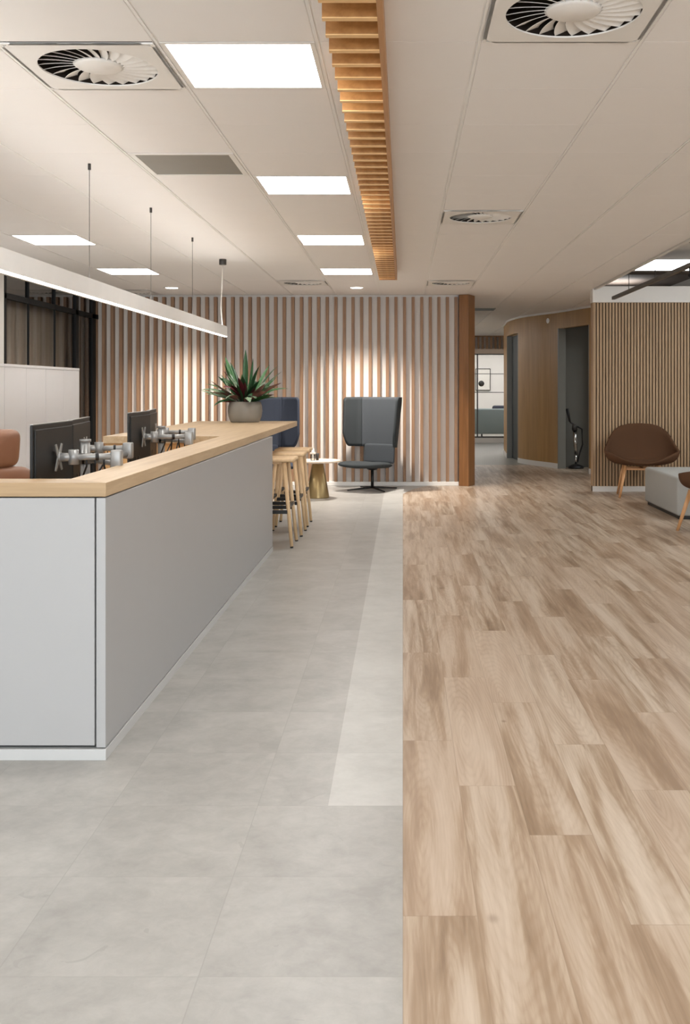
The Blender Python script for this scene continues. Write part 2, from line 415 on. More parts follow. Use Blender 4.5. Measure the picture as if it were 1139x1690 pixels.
# left wall (white, solid up to the glazing)
XL = -4.19
b = B(); b.box(XL-.12, XL, -5.2, 10.5, 0, CEIL+.01); struct('wall_left', b, M['wall'])
b = B(); b.box(-6.9, -6.8, -5.2, 14, 0, CEIL); struct('wall_left_outer', b, M['dark_wall'])
b = B(); b.box(-6.8, XL-.12, 9.8, 9.9, 0, CEIL); struct('wall_left_room', b, M['dark_wall'])
# glazed partition
wr = sroot('window_1', (XL, 0, 0))
fb = B()
fb.box(-.05, .0, 10.5, YW-.09, 2.29, 2.35); fb.box(-.05, 0, 10.5, YW-.09, 2.59, CEIL); fb.box(-.05, 0, 10.5, YW-.09, 0, .06)
for y, t_ in ((10.52, .05), (11.2, .015), (12.05, .015), (12.82, .1), (13.5, .14)): fb.box(-.05 if t_ > .02 else -.022, .0, y, y+t_, 0, CEIL)
fb.build('window_frame', M['frame_black'], wr)
b = B(); b.box(-.03, -.022, 10.55, 13.5, .06, 2.29); b.build('pane', M['glass_clear'], wr)
b = B(); b.box(-.03, -.022, 10.55, 13.5, 2.35, 2.59); b.build('pane', M['glass_dark'], wr)
# curtain
b = B()
def cur(u, v): return (-.16+.0045*math.sin(u*150)+.003*math.sin(u*67+1), 10.45+u*2.4, .05+v*2.5)
b.grid(cur, 420, 1); o = b.build('curtain', M['curtain'], solid=.004, loc=(XL, 0, 0))
tag(o, 'dark taupe floor length curtain hanging behind the black framed glazing', 'curtain')
b = B(); b.box(-4.38, -4.33, 10.4, 12.9, 2.56, 2.59); o = b.build('curtain_rail', M['frame_black']); tag(o, 'black rail carrying the taupe curtain behind the glazing', 'rail')

# slatted wall on the right
YS = 13.0
b = B(); b.box(XR, 6.9, YS, YS+.12, 0, 2.655); ws = struct('wall_right_slatted', b, M['slat_back'])
b = B(); x = XR+.004
while x < 5.2:
    b.box(x, x+.027, YS-.022, YS, .07, 2.455); x += .0405
b.build('oak_slats', M['slat_oak'], ws)
b = B(); b.box(XR-.008, XR, YS-.022, YS+.12, .07, 2.455); b.build('oak_edge', M['slat_oak'], ws)
b = B(); b.box(XR-.01, 6.9, YS-.035, YS, 0, .07); struct('baseboard_right', b, M['trim'], bevel=.003)
b = B(); b.box(XR-.012, 6.9, YS-.04, YS+.14, 2.455, 2.665); struct('trim_3', b, M['trim'], bevel=.004)
b = B(); b.box(6.85, 6.95, -5.3, 20, 0, 3.2); struct('wall_right', b, M['wall'])
b = B(); b.box(3.6, 7, 20, 20.1, 2.0, 3.2); struct('wall_right_far', b, M['wall'])

# curved wood wall with two doorways
def cpt(t):                     # control polyline in plan, Catmull-Rom
    P = [(3.5, 14.6), (3.15, 15.1), (2.93, 15.6), (2.57, 16.75), (2.30, 17.35), (2.10, 17.98), (2.00, 18.9), (2.04, 19.9), (2.12, 20.9), (2.4, 21.9), (3.0, 22.8), (3.8, 23.3)]
    n = len(P)-1; x = max(0, min(n-1e-6, t*n)); i = int(x); f = x-i
    p0, p1, p2, p3 = P[max(i-1, 0)], P[i], P[i+1], P[min(i+2, n)]
    return tuple(.5*((2*p1[k])+(-p0[k]+p2[k])*f+(2*p0[k]-5*p1[k]+4*p2[k]-p3[k])*f*f+(-p0[k]+3*p1[k]-3*p2[k]+p3[k])*f**3) for k in (0, 1))
def tang(t):
    a, c = cpt(t-.004), cpt(t+.004); d = Vector((c[0]-a[0], c[1]-a[1])).normalized(); return d
def cin(t, d):                  # offset d into the wall (to the right / away)
    p = cpt(t); tg = tang(t); nrm = Vector((tg.y, -tg.x))
    if nrm.x < 0: nrm = -nrm
    return (p[0]+nrm.x*d, p[1]+nrm.y*d)
N_ = 11.0
def seg(b, t0, t1, z0, z1, d0=0., d1=.1, n=24):
    pts = [cin(t0+(t1-t0)*i/n, d0) for i in range(n+1)]+[cin(t1-(t1-t0)*i/n, d1) for i in range(n+1)]
    b.prism(pts, z0, z1)
D2 = (2.05/N_, 2.95/N_); D1 = (5.12/N_, 6.35/N_); ZD = 2.34
b = B()
TOPW = 2.60
seg(b, 0, D2[0], .085, TOPW); seg(b, D2[1], D1[0], .085, TOPW); seg(b, D1[1], 1, .085, TOPW)
seg(b, D2[0], D2[1], ZD, TOPW); seg(b, D1[0], D1[1], ZD, TOPW)
struct('wall_curved', b, M['curved_wood'])
b = B(); seg(b, 0, D2[0], 0, .085, -.008); seg(b, D2[1], D1[0], 0, .085, -.008); seg(b, D1[1], 1, 0, .085, -.008); struct('baseboard_curved', b, M['trim'])
b = B(); seg(b, 0, 1, TOPW, CEIL, -.02, .12, 60); struct('trim_4', b, M['trim'])
for nm, (a, c) in (('door_1', D1), ('door_2', D2)):
    r = sroot(nm)
    b = B(); e = .004
    seg(b, c-e*.2, c+.0005, 0, ZD, -.006, .16, 2) if False else None
    pa, pc = cin(c, 0), cin(c, .14); qa, qc = cin(c-.0022, 0), cin(c-.0022, .14)
    b.prism([pa, pc, qc, qa], 0, ZD)
    pa, pc = cin(a, 0), cin(a, .14); qa, qc = cin(a+.0022, 0), cin(a+.0022, .14)
    b.prism([pa, pc, qc, qa], 0, ZD)
    b.build('door_frame', M['jamb_grey'], r)
    if nm == 'door_1':
        b = B(); seg(b, a+.003, c-.003, .01, ZD-.01, .10, .135, 3); b.build('door_leaf', M['dark_blue'], r)
# dark room behind door 2
b = B(); b.box(3.3, 4.6, 16.6, 16.7, 0, 2.5); struct('wall_dark_side', b, M['dark_wall'])
b = B(); b.prism([(2.72, 16.95), (3.6, 17.1), (3.6, 17.2), (2.72, 17.05)], 0, 2.5); struct('wall_dark_room', b, M['dark_wall'])
b = B(); b.box(2.75, 4.6, 16.2, 17.1, 2.42, 2.46); struct('ceiling_dark_room', b, M['dark_wall'])
# wall sensor on the curved wall
p = cpt(3.35/N_)
o = B(); o.lathe([(.045, 0), (.045, .012), (.03, .03), (.012, .036)], n=20); o = o.build('wall_sensor', M['white_plastic'])
pp = cin(3.35/N_, -.002); tg = tang(3.35/N_)
o.location = (pp[0], pp[1], 2.49); o.rotation_euler = (PI/2, 0, math.atan2(-tg.y, -tg.x)+PI)
tag(o, 'small round white sensor mounted high on the curved wooden wall', 'sensor')

# far end: glazed lounge
YG = 24.6
r = sroot('window_2', (0, YG, 0))
b = B(); b.box(.2, 4.6, -.05, .05, 0, .125); b.build('window_sill', M['trim'], r)
b = B(); b.box(.2, 4.6, -.05, .05, 2.19, 2.31); b.build('window_head', M['table_cream'], r)
b = B()
b.box(.2, 4.6, -.02, .02, .125, .16); b.box(.2, 4.6, -.02, .02, 2.165, 2.19); b.box(1.82, 1.85, -.02, .02, .16, 2.19)
b.box(.2, 4.6, -.015, .015, 1.69, 1.705); b.box(.2, 4.6, -.015, .015, 1.235, 1.25)
b.build('window_frame', M['darkmetal'], r)
b = B(); b.box(.2, 4.6, -.004, .004, .16, 2.165); b.build('pane', M['glass'], r)
b = B(); x = .25
while x < 4.5: b.box(x, x+.05, -.12, -.03, 2.31, 2.6); x += .105
b.box(.2, 4.6, -.13, -.02, 2.6, 2.64); b.build('slat_grille', M['batten'], r)
b = B(); b.box(.2, 4.6, -.03, .05, 2.31, 2.63); b.build('grille_backing', M['wall'], r)
b = B(); b.box(-.5, 5.5, 29.2, 29.3, 0, 2.7); struct('wall_far', b, M['wall'])
b = B(); b.box(-.6, -.5, 17.5, 29.3, 0, 2.7); b.box(-.6, .98, 17.5, 17.6, 0, 2.7); struct('wall_far_left', b, M['wall'])
b = B(); b.box(4.6, 4.7, 23.0, 29.3, 0, 2.7); struct('wall_far_right', b, M['wall'])

# behind the camera
b = B(); b.box(-8, 7, -5.3, -5.2, 0, .5); b.box(-8, 7, -5.3, -5.2, 2.55, 3.2); b.box(-8, -4.2, -5.3, -5.2, .5, 2.55); b.box(5, 7, -5.3, -5.2, .5, 2.55)
struct('wall_front', b, M['wall'])

# ------------------------------------------------------------------ ceiling fixtures
def panel_light():
    r = thing('ceiling_light', '', 'light')
    b = B(); W, D = GW/2-.012, GD/2-.006
    for s_ in (-1, 1):
        b.box(s_*W-(.018 if s_ > 0 else 0), s_*W+(.018 if s_ < 0 else 0), -D, D, -.002, .03)
        b.box(-W+.018, W-.018, s_*D-(.018 if s_ > 0 else 0), s_*D+(.018 if s_ < 0 else 0), -.002, .03)
    b.build('frame', M['diff_white'], r)
    b = B(); b.box(-W+.018, W-.018, -D+.018, D-.018, .003, .012); b.build('diffuser', M['panel'], r)
    return r
PL_LAB = {(-1, 0): 'large glowing square ceiling panel nearest the camera, beside wooden ceiling slats',
 (-1, 4): 'glowing square ceiling panel second nearest along the wooden ceiling slats', (-1, 8): 'glowing ceiling panel third along the wooden ceiling slats',
 (-1, 12): 'glowing ceiling panel at the far end of the wooden ceiling slats', (-5, 8): 'glowing ceiling panel at far left above the hanging strip light',
 (-5, 12): 'small looking glowing ceiling panel at left, behind the strip light'}
proto = None
def ctr(c): x0, x1, y0, y1 = cell(*c); return ((x0+x1)/2, (y0+y1)/2)
for c in PANELS+ADDED_PANELS:
    lab = PL_LAB.get(c, 'unseen square ceiling panel light added for brightness')  # panels without a label of their own are unseen, added for brightness
    x, y = ctr(c)
    if proto is None: proto = panel_light(); o = proto; o.location = (x, y, CEIL)
    else: o = dup(proto, (x, y, CEIL))
    o['label'] = lab; o['group'] = 'square ceiling light panels'
# lounge lights behind the far glazing
for x, y in ((1.9, 26.5), (3.2, 26.5)):
    o = dup(proto, (x, y, CEIL-.01)); o['label'] = 'ceiling panel inside the glazed lounge at the end'
    o.children[0]; 
def diffuser():
    r = thing('air_diffuser', '', 'air vent')
    W, D = GW/2-.012, GD/2-.006; R_ = .232; n = 40
    b = B()                    # plate with a round opening
    ring, out = [], []
    for k in range(n):
        a = 2*PI*(k+.5)/n; cx, sy = math.cos(a), math.sin(a)
        q = 1/max(abs(cx)/W, abs(sy)/D)
        ring.append(b.bm.verts.new((R_*cx, R_*sy, -.004))); out.append(b.bm.verts.new((q*cx, q*sy, -.004)))
    for k in range(n): b.bm.faces.new((ring[k], ring[(k+1) % n], out[(k+1) % n], out[k]))
    b.build('plate', M['diff_white'], r, solid=.006, off=0)
    b = B()
    for s_ in (-1, 1):
        b.box(s_*W-(.012 if s_ > 0 else 0), s_*W+(.012 if s_ < 0 else 0), -D, D, -.007, .0); b.box(-W+.012, W-.012, s_*D-(.012 if s_ > 0 else 0), s_*D+(.012 if s_ < 0 else 0), -.007, .0)
    b.build('rim', M['diff_white'], r)
    b = B(); b.lathe([(R_+.02, .004), (R_+.02, .1), (.01, .1), (.01, .103), (R_+.023, .103), (R_+.023, .004)], n=40, caps=False); 
    b.build('duct', M['diff_dark'], r)
    for k in range(24):
        b = B(); a = 2*PI*k/24
        def bl(u, v):
            rad = .075+(.233-.075)*u; wd = .5*2*PI*rad/24*1.02
            s_ = (v-.5)*2*wd
            # tilted about the radial axis, slightly swept
            t_ = -math.radians(24); sweep = .28*(1-u)
            x, y, z = rad, s_*math.cos(t_), s_*math.sin(t_)+.004+wd*.3
            aa = a+sweep
            return (x*math.cos(aa)-y*math.sin(aa), x*math.sin(aa)+y*math.cos(aa), z)
        b.grid(bl, 6, 1, smooth=False); b.build('blade', M['diff_white'], r, solid=.0015)
    b = B(); b.lathe([(.001, -.006), (.085, -.004), (.1, .006), (.001, .008)], n=28); b.build('hub', M['diff_white'], r)
    return r
D_LAB = {(-2, 0): 'white swirl air diffuser in the ceiling at upper left', (1, -1): 'large white swirl air diffuser cut by the top edge, right of wooden slats',
 (1, 6): 'small looking white swirl air diffuser over the right side, mid ceiling', (-2, 14): 'distant white swirl air diffuser left of the far end of the wooden slats',
 (1, 14): 'distant white swirl air diffuser right of the far end of the wooden slats', (-6, 16): 'farthest left air diffuser above the strip light tip and slatted wall'}
proto_d = None
for c in DIFFS:
    x, y = ctr(c)
    if proto_d is None: proto_d = diffuser(); o = proto_d; o.location = (x, y, CEIL)
    else: o = dup(proto_d, (x, y, CEIL))
    o['label'] = D_LAB[c]; o['group'] = 'swirl air diffusers in the ceiling'
x0, x1, y0, y1 = cell(-2, 3)
r = thing('air_return_panel', 'flat grey air return panel set in the white ceiling', 'air vent', ((x0+x1)/2, (y0+y1)/2, CEIL))
b = B(); W, D = GW/2-.012, GD/2-.006
b.box(-W+.03, W-.015, -D+.03, D-.03, 0.0, .006); b.build('grille', M['return_grille'], r)
b = B()
for s_ in (-1, 1):
    b.box(s_*W-(.03 if s_ > 0 else 0), s_*W+(.03 if s_ < 0 else 0), -D, D, -.003, .01); b.box(-W+.03, W-.03, s_*D-(.03 if s_ > 0 else 0), s_*D+(.03 if s_ < 0 else 0), -.003, .01)
b.build('frame', M['diff_white'], r)
# round downlights with their spots
def downlight(loc, label, power, col=(1, .92, .84), spot=118):
    r = thing('downlight', label, 'light', loc, 0, 'round downlights by the slatted wall')
    b = B(); b.lathe([(.075, .002), (.095, -.004), (.1, 0), (.1, .006), (.075, .006)], n=28); b.build('trim_ring', M['diff_white'], r)
    b = B(); b.lathe([(.001, -.001), (.078, -.001), (.078, .004), (.001, .004)], n=28); b.build('lens', M['downlight'], r)
    l = bpy.data.lights.new('downlight_beam', 'SPOT'); l.energy = power; l.color = col; l.spot_size = math.radians(spot); l.spot_blend = .9; l.shadow_soft_size = .06
    o = bpy.data.objects.new('downlight_beam', l); sc.collection.objects.link(o); o.parent = r; o.location = (0, 0, -.03)
    return r
downlight((-.59, 12.78, CEIL-.004), 'round downlight on the ceiling right above the high-backed charcoal chair', 210)
downlight((-2.96, 12.8, CEIL-.004), 'round downlight on the ceiling at left, over the strip light', 170)

# wooden slat feature under the ceiling
r = thing('wooden_ceiling_feature', 'long run of honey coloured wooden slats fixed under the white ceiling', 'ceiling slats', (0, 0, CEIL))
b = B(); b.box(-.083, -.063, 1.9, 11.06, -.092, 0); b.build('side_board', M['ceil_oak_board'], r, bevel=.001)
y = 3.10-.131*6
sm = None
while y < 11.0:
    if sm is None:
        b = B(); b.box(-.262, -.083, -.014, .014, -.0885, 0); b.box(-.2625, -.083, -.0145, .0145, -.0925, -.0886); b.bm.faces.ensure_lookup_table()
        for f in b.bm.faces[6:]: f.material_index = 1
        sm = b.build('slat', [M['ceil_oak'], M['ceil_lit_under']], r); sm.location = (0, y, 0)
    else:
        c = sm.copy(); sc.collection.objects.link(c); c.location = (0, y, 0)
    y += .1555
b = B(); b.box(-.262, -.083, 11.02, 11.06, -.092, 0); b.build('end_slat', M['ceil_oak'], r)
for yy in ():
    d = B(); d.lathe([(.001, -.016), (.024, -.016), (.026, 0), (.001, 0)], n=20); d = d.build('spot_lens', M['downlight'], r); d.location = (-.17, yy+.02, -.001)
    l = bpy.data.lights.new('slat_spot', 'POINT'); l.energy = 3.0; l.color = (1, .85, .62); l.shadow_soft_size = .03
    o = bpy.data.objects.new('slat_spot', l); sc.collection.objects.link(o); o.parent = d; o.location = (0, 0, -.028)

# linear pendant
r = thing('pendant_strip_light', 'long grey aluminium strip light hanging on wires over the reception desk', 'pendant light', (-1.80, 0, 0))
b = B(); b.box(-.035, .035, 1.7, 10.05, 1.862, 1.944); b.box(-.035, -.030, 1.7, 10.05, 1.944, 1.962); b.box(.030, .035, 1.7, 10.05, 1.944, 1.962); b.box(-.030, .030, 10.045, 10.05, 1.944, 1.962); b.build('housing', M['alu_light'], r)
b = B(); b.box(.008, .034, 1.7, 10.04, 1.856, 1.864); b.build('diffuser', M['led'], r)
b = B(); b.box(-.028, .028, 1.72, 10.03, 1.944, 1.947); b.build('added_uplight', M['led_up_added'], r)
for y in (2.94, 4.34, 5.74, 7.14, 8.55):
    b = B(); b.bar((0, y, 1.94), (0, y, CEIL-.02), .0016, n=6); wv = b.build('wire', M['darkmetal'], r)
    b = B(); b.bar((0, y, CEIL-.035), (0, y, CEIL), .009, n=10); b.build('ceiling_anchor', M['darkmetal'], wv)
    b = B(); b.bar((0, y, 1.94), (0, y, 1.965), .006, n=8); b.build('wire_clip', M['alu_light'], wv)
b = B(); b.tube([(0.0, 9.98, 1.94), (-.004, 9.98, 2.0), (-.018, 9.99, 2.15), (-.008, 9.99, 2.35), (0, 9.99, CEIL-.04)], .006); cb = b.build('power_cable', M['white_plastic'], r)
b = B(); b.bar((0, 9.99, CEIL-.055), (0, 9.99, CEIL), .036, n=20); b.build('ceiling_rose', M['darkmetal'], cb)

# right raised ceiling: track light, panel
r = thing('suspended_track', 'dark grey metal lighting track hanging at right under the raised ceiling', 'track', (2.6, 0, 0))
b = B(); b.box(-.02, .02, 2.0, 12.35, 2.435, 2.475); b.build('rail', M['darkmetal'], r, bevel=.003)
for y in (11.5, 10.3, 9.0, 7.0):
    b = B(); b.bar((0, y, 2.47), (0, y, 3.16), .004, n=6); hg = b.build('hanger', M['darkmetal'], r)
    b = B(); b.box(-.02, .4, y-.02, y+.02, 3.12, 3.16); b.build('ceiling_bracket', M['darkmetal'], hg)
for y in (9.05,):
    b = B(); b.bar((0, y, 2.37), (0.05, y-.05, 2.32), .026, n=14); b.bar((0, y, 2.44), (0, y, 2.36), .008, n=8); b.build('spot_head', M['black'], r)
rl = r = thing('raised_ceiling_light', 'cool glowing light panel on the raised ceiling at right', 'light', (3.75, 14.6, 3.16), 0, 'raised ceiling light panels')
b = B(); b.box(-.62, 1.2, -.62, .62, -.02, 0); b.build('frame', M['diff_white'], r)
b = B(); b.box(-.6, 1.18, -.6, .6, -.024, -.02); b.build('diffuser', M['led_raised'], r)
b = B(); b.box(2.56, 5.2, 12.3, 12.33, 3.135, 3.16); o = b.build('ceiling_conduit', M['darkmetal']); tag(o, 'thin dark conduit crossing the raised ceiling at right', 'conduit')
dup(rl, (4.6, 10.2, 3.16), None, 'unseen cool light panel added on the raised ceiling above the armchairs'); dup(rl, (4.6, 6.0, 3.16), None, 'unseen cool light panel added on the raised ceiling beyond the right edge')  # two unseen panels added to brighten the right side
# corridor slot
b = B(); b.box(.9, 1.5, 16.1, 16.55, CEIL-.004, CEIL+.01); o = b.build('slot_diffuser', M['black']); tag(o, 'dark slot in the corridor ceiling beside the wooden post', 'air vent')

# ------------------------------------------------------------------ reception counter
XC = -1.07; YF = 3.60; ZT = 1.0
r = thing('reception_counter', 'white reception counter with oak worktop running down the left side', 'reception desk', (XC, YF, 0))
def Lp(pts): return [(x-XC, y-YF) for x, y in pts]
def L(x0, x1, y0, y1, z0, z1): return (x0-XC, x1-XC, y0-YF, y1-YF, z0, z1)
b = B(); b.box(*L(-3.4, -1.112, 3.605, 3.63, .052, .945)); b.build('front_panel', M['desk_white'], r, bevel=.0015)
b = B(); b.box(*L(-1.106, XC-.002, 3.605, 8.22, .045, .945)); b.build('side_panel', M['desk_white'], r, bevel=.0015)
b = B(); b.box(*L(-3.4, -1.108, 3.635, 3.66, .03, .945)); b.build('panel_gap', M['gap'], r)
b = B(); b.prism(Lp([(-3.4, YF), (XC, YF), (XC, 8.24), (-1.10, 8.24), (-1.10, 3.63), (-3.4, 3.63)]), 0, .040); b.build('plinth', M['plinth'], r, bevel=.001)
b = B(); b.prism(Lp([(-3.4, YF), (-1.07, YF), (-1.25, 3.765), (-3.4, 3.765)]), .95, ZT); b.build('front_worktop', M['worktop_x_shaded'], r, bevel=.001)
b = B(); b.prism(Lp([(-1.07, YF), (-1.10, 10.4), (-2.13, 10.4), (-2.13, 7.1), (-1.30, 7.1), (-1.25, 3.765)]), .95, ZT); b.build('side_worktop', M['worktop'], r, bevel=.001)
b = B(); b.box(*L(-2.12, -1.11, 7.12, 7.15, 0, .95)); b.box(*L(-2.12, -2.09, 7.15, 8.2, 0, .95)); b.box(*L(-2.12, -1.11, 8.18, 8.22, 0, .95)); b.build('end_cabinet', M['inner_oak'], r)
b = B(); b.box(*L(-2.10, -1.7, 10.3, 10.34, 0, .95)); b.build('support_panel', M['desk_white'], r)
b = B(); b.box(*L(-3.3, -1.12, 3.68, 4.0, .70, .735)); b.box(*L(-1.86, -1.12, 4.0, 7.1, .70, .735)); b.build('desk_surface', M['inner_oak'], r)
b = B(); b.box(*L(-1.85, -1.82, 4.05, 4.1, 0, .7)); b.box(*L(-1.85, -1.82, 6.9, 6.95, 0, .7)); b.box(*L(-3.25, -3.2, 3.7, 3.9, 0, .7)); b.build('desk_leg', M['alu_light'], r)

# monitors
def monitor(loc, rz, label):
    # local: back faces +X, width along Y
    r = thing('monitor', label, 'monitor', loc, rz, 'black monitors behind the counter')
    b = B(); b.box(-.012, .0, -.285, .285, -.18, .15); b.box(-.002, .006, -.265, .265, -.16, .13); b.build('housing', M['screen_back'], r, bevel=.006)
    b = B(); b.box(-.0135, -.011, -.277, .277, -.172, .142); b.build('screen', M['screen'], r)
    b = B(); b.box(-.0122, .0005, -.285, .285, .1495, .1525); b.build('top_edge', M['silver'], r)
    b = B(); b.box(.005, .008, -.16, -.12, -.135, -.11); b.box(.005, .008, -.08, -.04, -.135, -.11); b.build('port', M['black'], r)
    return r
def dual_arm(base, A, E1, Bp, E2, label, A_n, B_n):
    r = thing('monitor_stand', label, 'monitor stand', base, 0, 'silver twin monitor arms')
    bx, by, bz = base
    def loc(p): return Vector((p[0]-bx, p[1]-by, p[2]-bz))
    top = 1.10-bz
    b = B(); b.lathe([(.06, 0), (.06, .012), (.03, .02), (.03, .03)], n=24); b.build('desk_clamp', M['silver'], r)
    b = B(); b.bar((0, 0, .02), (0, 0, top), .024, .022, n=20); b.bar((0, 0, top-.012), (0, 0, top), .027, n=20); b.build('pole', M['silver'], r)
    for (P, E, nrm) in ((A, E1, A_n), (Bp, E2, B_n)):
        P, E, nrm = loc(P), loc(E), Vector(nrm).normalized()
        b = B(); b.bar((0, 0, E.z-.03), (E.x, E.y, E.z-.03), .017, .015, n=14); b.bar((0, 0, E.z-.055), (0, 0, E.z-.005), .032, n=18); la = b.build('lower_arm', M['silver'], r)
        b = B(); b.rbox(E.x-.023, E.x+.023, E.y-.023, E.y+.023, E.z-.052, E.z+.028, .006, 2); b.build('elbow_block', M['silver'], r)
        K = P+nrm*.085
        b = B(); b.bar(E, K, .015, .014, n=14); ua = b.build('upper_arm', M['silver'], r)
        m_ = E.lerp(K, .42); n_ = E.lerp(K, .5)
        b = B(); b.bar(m_, n_, .018, n=14); b.build('cable_band', M['black'], ua)
        b = B(); b.bar(K-Vector((0, 0, .032)), K+Vector((0, 0, .032)), .022, n=18); b.bar(K, P+nrm*.02, .017, .02, n=14); b.build('knuckle', M['silver'], r)
        # X shaped plate
        b = B(); side = nrm.cross(Vector((0, 0, 1))).normalized(); up = Vector((0, 0, 1)); c0 = P+nrm*.019
        for sx in (-1, 1):
            for sz in (-1, 1):
                tip = c0+side*sx*.045+up*sz*.056
                q = [c0+side*sx*.02, tip+side*sx*.008-up*sz*.0, tip-side*sx*.01+up*sz*.003, c0+up*sz*.02, c0]
                v0 = [b.bm.verts.new(p) for p in q]; v1 = [b.bm.verts.new(p+nrm*.004) for p in q]
                b.bm.faces.new(v0); b.bm.faces.new(v1)
                for i in range(5): b.bm.faces.new((v0[i], v0[(i+1) % 5], v1[(i+1) % 5], v1[i]))
        b.bar(c0, c0+nrm*.012, .022, n=16); b.build('mounting_plate', M['silver'], r)
        for k in range(3):
            b = B(); s0 = K.lerp(E, .3+.2*k); s1 = Vector((0.03*k-.03, .04*k, .03))
            mid_ = (s0+s1)/2+Vector((.05*(k-1), .03*k, -.1))
            b.tube([s0, s0+Vector((0, 0, -.04)), mid_, s1], .0045, 6); b.build('cable', M['black'], r)
    return r
def pair(dy, dx, zt, l1, l2, la):
    cz = zt-.15
    PA = (-1.522+dx, 4.36+dy); PB = (-1.60+dx, 4.97+dy)
    monitor((PA[0], PA[1], cz), math.radians(2.5), l1); monitor((PB[0], PB[1], cz), math.radians(9), l2)
    nA = (math.cos(math.radians(2.5)), math.sin(math.radians(2.5)), 0); nB = (math.cos(math.radians(9)), math.sin(math.radians(9)), 0)
    dual_arm((-1.50+dx*.7, 4.72+dy, .735), (PA[0], PA[1], cz), (-1.265+dx*.6, 4.42+dy, cz), (PB[0], PB[1], cz), (-1.38+dx*.5, 5.02+dy, cz), la, nA, nB)
pair(0, 0, 1.19, 'black monitor seen from behind, nearest, beside the tan leather chair', 'black monitor just behind the nearest one on the shared silver arm',
     'silver twin monitor arm nearest the camera with hanging black cables')
pair(1.66, -.06, 1.198, 'black monitor seen from behind in the farther pair at the counter', 'black monitor at the far side of the farther pair, seen edge on',
     'silver twin monitor arm of the farther pair, near the oak block')

# office chair, tan leather, behind the desk
r = thing('office_chair', 'tan leather office chair with padded headrest behind the reception counter', 'office chair', (-2.27, 5.15, 0), math.radians(-128))
# local front -Y
def pad(b, w, h, t, z0, y0, lean=0, crown=.02):
    def fn(u, v):
        a = 2*PI*u; e = 5.0
        cx = abs(math.cos(a))**(2/e)*math.copysign(1, math.cos(a)); cz = abs(math.sin(a))**(2/e)*math.copysign(1, math.sin(a))
        k = math.sin(PI*v)**.35 if 0 < v < 1 else 0.001
        x = cx*w/2*k; z = z0+cz*h/2*k; y = y0+math.cos(PI*v)*t/2+lean*(z-z0)+crown*(x/(w/2))**2*-1
        return (x, y, z)
    b.grid(fn, 40, 12, closed=True)
b = B(); pad(b, .36, .20, .11, 1.035, .27, .12, .05); b.build('headrest', M['leather'], r)
b = B(); pad(b, .56, .52, .10, .685, .24, .14, .05); b.build('backrest', M['leather'], r)
b = B(); b.rbox(-.25, .25, -.26, .24, .43, .52, .035); b.build('seat', M['leather'], r)
for s_ in (-1, 1):
    b = B(); b.rbox(s_*.3-.035, s_*.3+.035, -.16, .14, .65, .685, .012); b.box(s_*.3-.015, s_*.3+.015, -.02, .02, .45, .66); b.box(min(s_*.3, s_*.2), max(s_*.3, s_*.2), -.02, .02, .42, .45); b.build('armrest', M['black'], r)
b = B(); b.bar((0, 0, .1), (0, 0, .44), .028, n=16); b.build('gas_lift', M['chrome'], r)
b = B()
for k in range(5):
    a = 2*PI*k/5; b.bar((0, 0, .11), (.3*math.cos(a), .3*math.sin(a), .08), .025, .015, n=10)
b.build('star_base', M['black'], r)
for k in range(5):
    a = 2*PI*k/5; c = Vector((.3*math.cos(a), .3*math.sin(a), .03)); t_ = Vector((-math.sin(a), math.cos(a), 0))*.02
    b = B(); b.bar(c-t_, c+t_, .03, n=16); b.build('castor', M['black'], r)

# storage cabinets left
def cab(y0, y1, label):
    r = thing('storage_cabinet', label, 'cabinet', (-3.2, y0, 0), 0, 'white storage cabinets behind the reception'); d = y1-y0-.003
    b = B(); b.box(-.45, -.02, 0, d, .0, 1.515); b.box(-.455, .002, -.0, d, 1.515, 1.538); b.build('body', M['cabinet'], r, bevel=.001)
    for k in range(2):
        b = B(); b.box(-.02, 0, k*d/2+.0015, (k+1)*d/2-.0015, .06, 1.513); b.build('door', M['cabinet'], r, bevel=.001)
cab(8.96, 9.89, 'white storage cabinet nearest the black framed glazing'); cab(8.03, 8.96, 'white storage cabinet in the middle of the low white row at left')
cab(7.10, 8.03, 'white storage cabinet of the row at the left edge of the photo')

# ------------------------------------------------------------------ planter
px, py = -1.59, 10.07
r = thing('potted_plant', 'leafy plant with striped green leaves in a grey pot on the counter', 'plant', (px, py, ZT))
b = B(); b.lathe([(.001, 0), (.135, 0), (.15, .01), (.168, .06), (.175, .11), (.172, .16), (.158, .205), (.150, .208), (.148, .185), (.001, .184)], n=18, smooth=True); b.build('pot', M['concrete'], r)
b = B(); b.lathe([(.001, .178), (.147, .178), (.14, .19), (.001, .196)], n=24); b.build('soil', M['soil'], r)
def leafmat(nm, base, stripe, under):
    t = NT(nm).set(.38, 0, .4)
    uv = t.n('ShaderNodeUVMap'); s_ = t.n('ShaderNodeSeparateXYZ'); t.l(uv.outputs[0], s_.inputs[0])
    nz = t.noise(uv.outputs[0], 4, 2)
    a = t.math('ABSOLUTE', t.math('SUBTRACT', s_.outputs[0], .5))
    st = t.math('SINE', t.math('ADD', t.math('MULTIPLY', a, 30), t.math('MULTIPLY', nz, 5)))
    st = t.math('MULTIPLY', t.math('GREATER_THAN', st, .25), t.math('LESS_THAN', a, .43))
    c = t.mix(st, lin(base), lin(stripe))
    ge = t.n('ShaderNodeNewGeometry')
    t.l(t.mix(ge.outputs['Backfacing'], c, lin(under)), t.b.inputs['Base Color']); return t.m
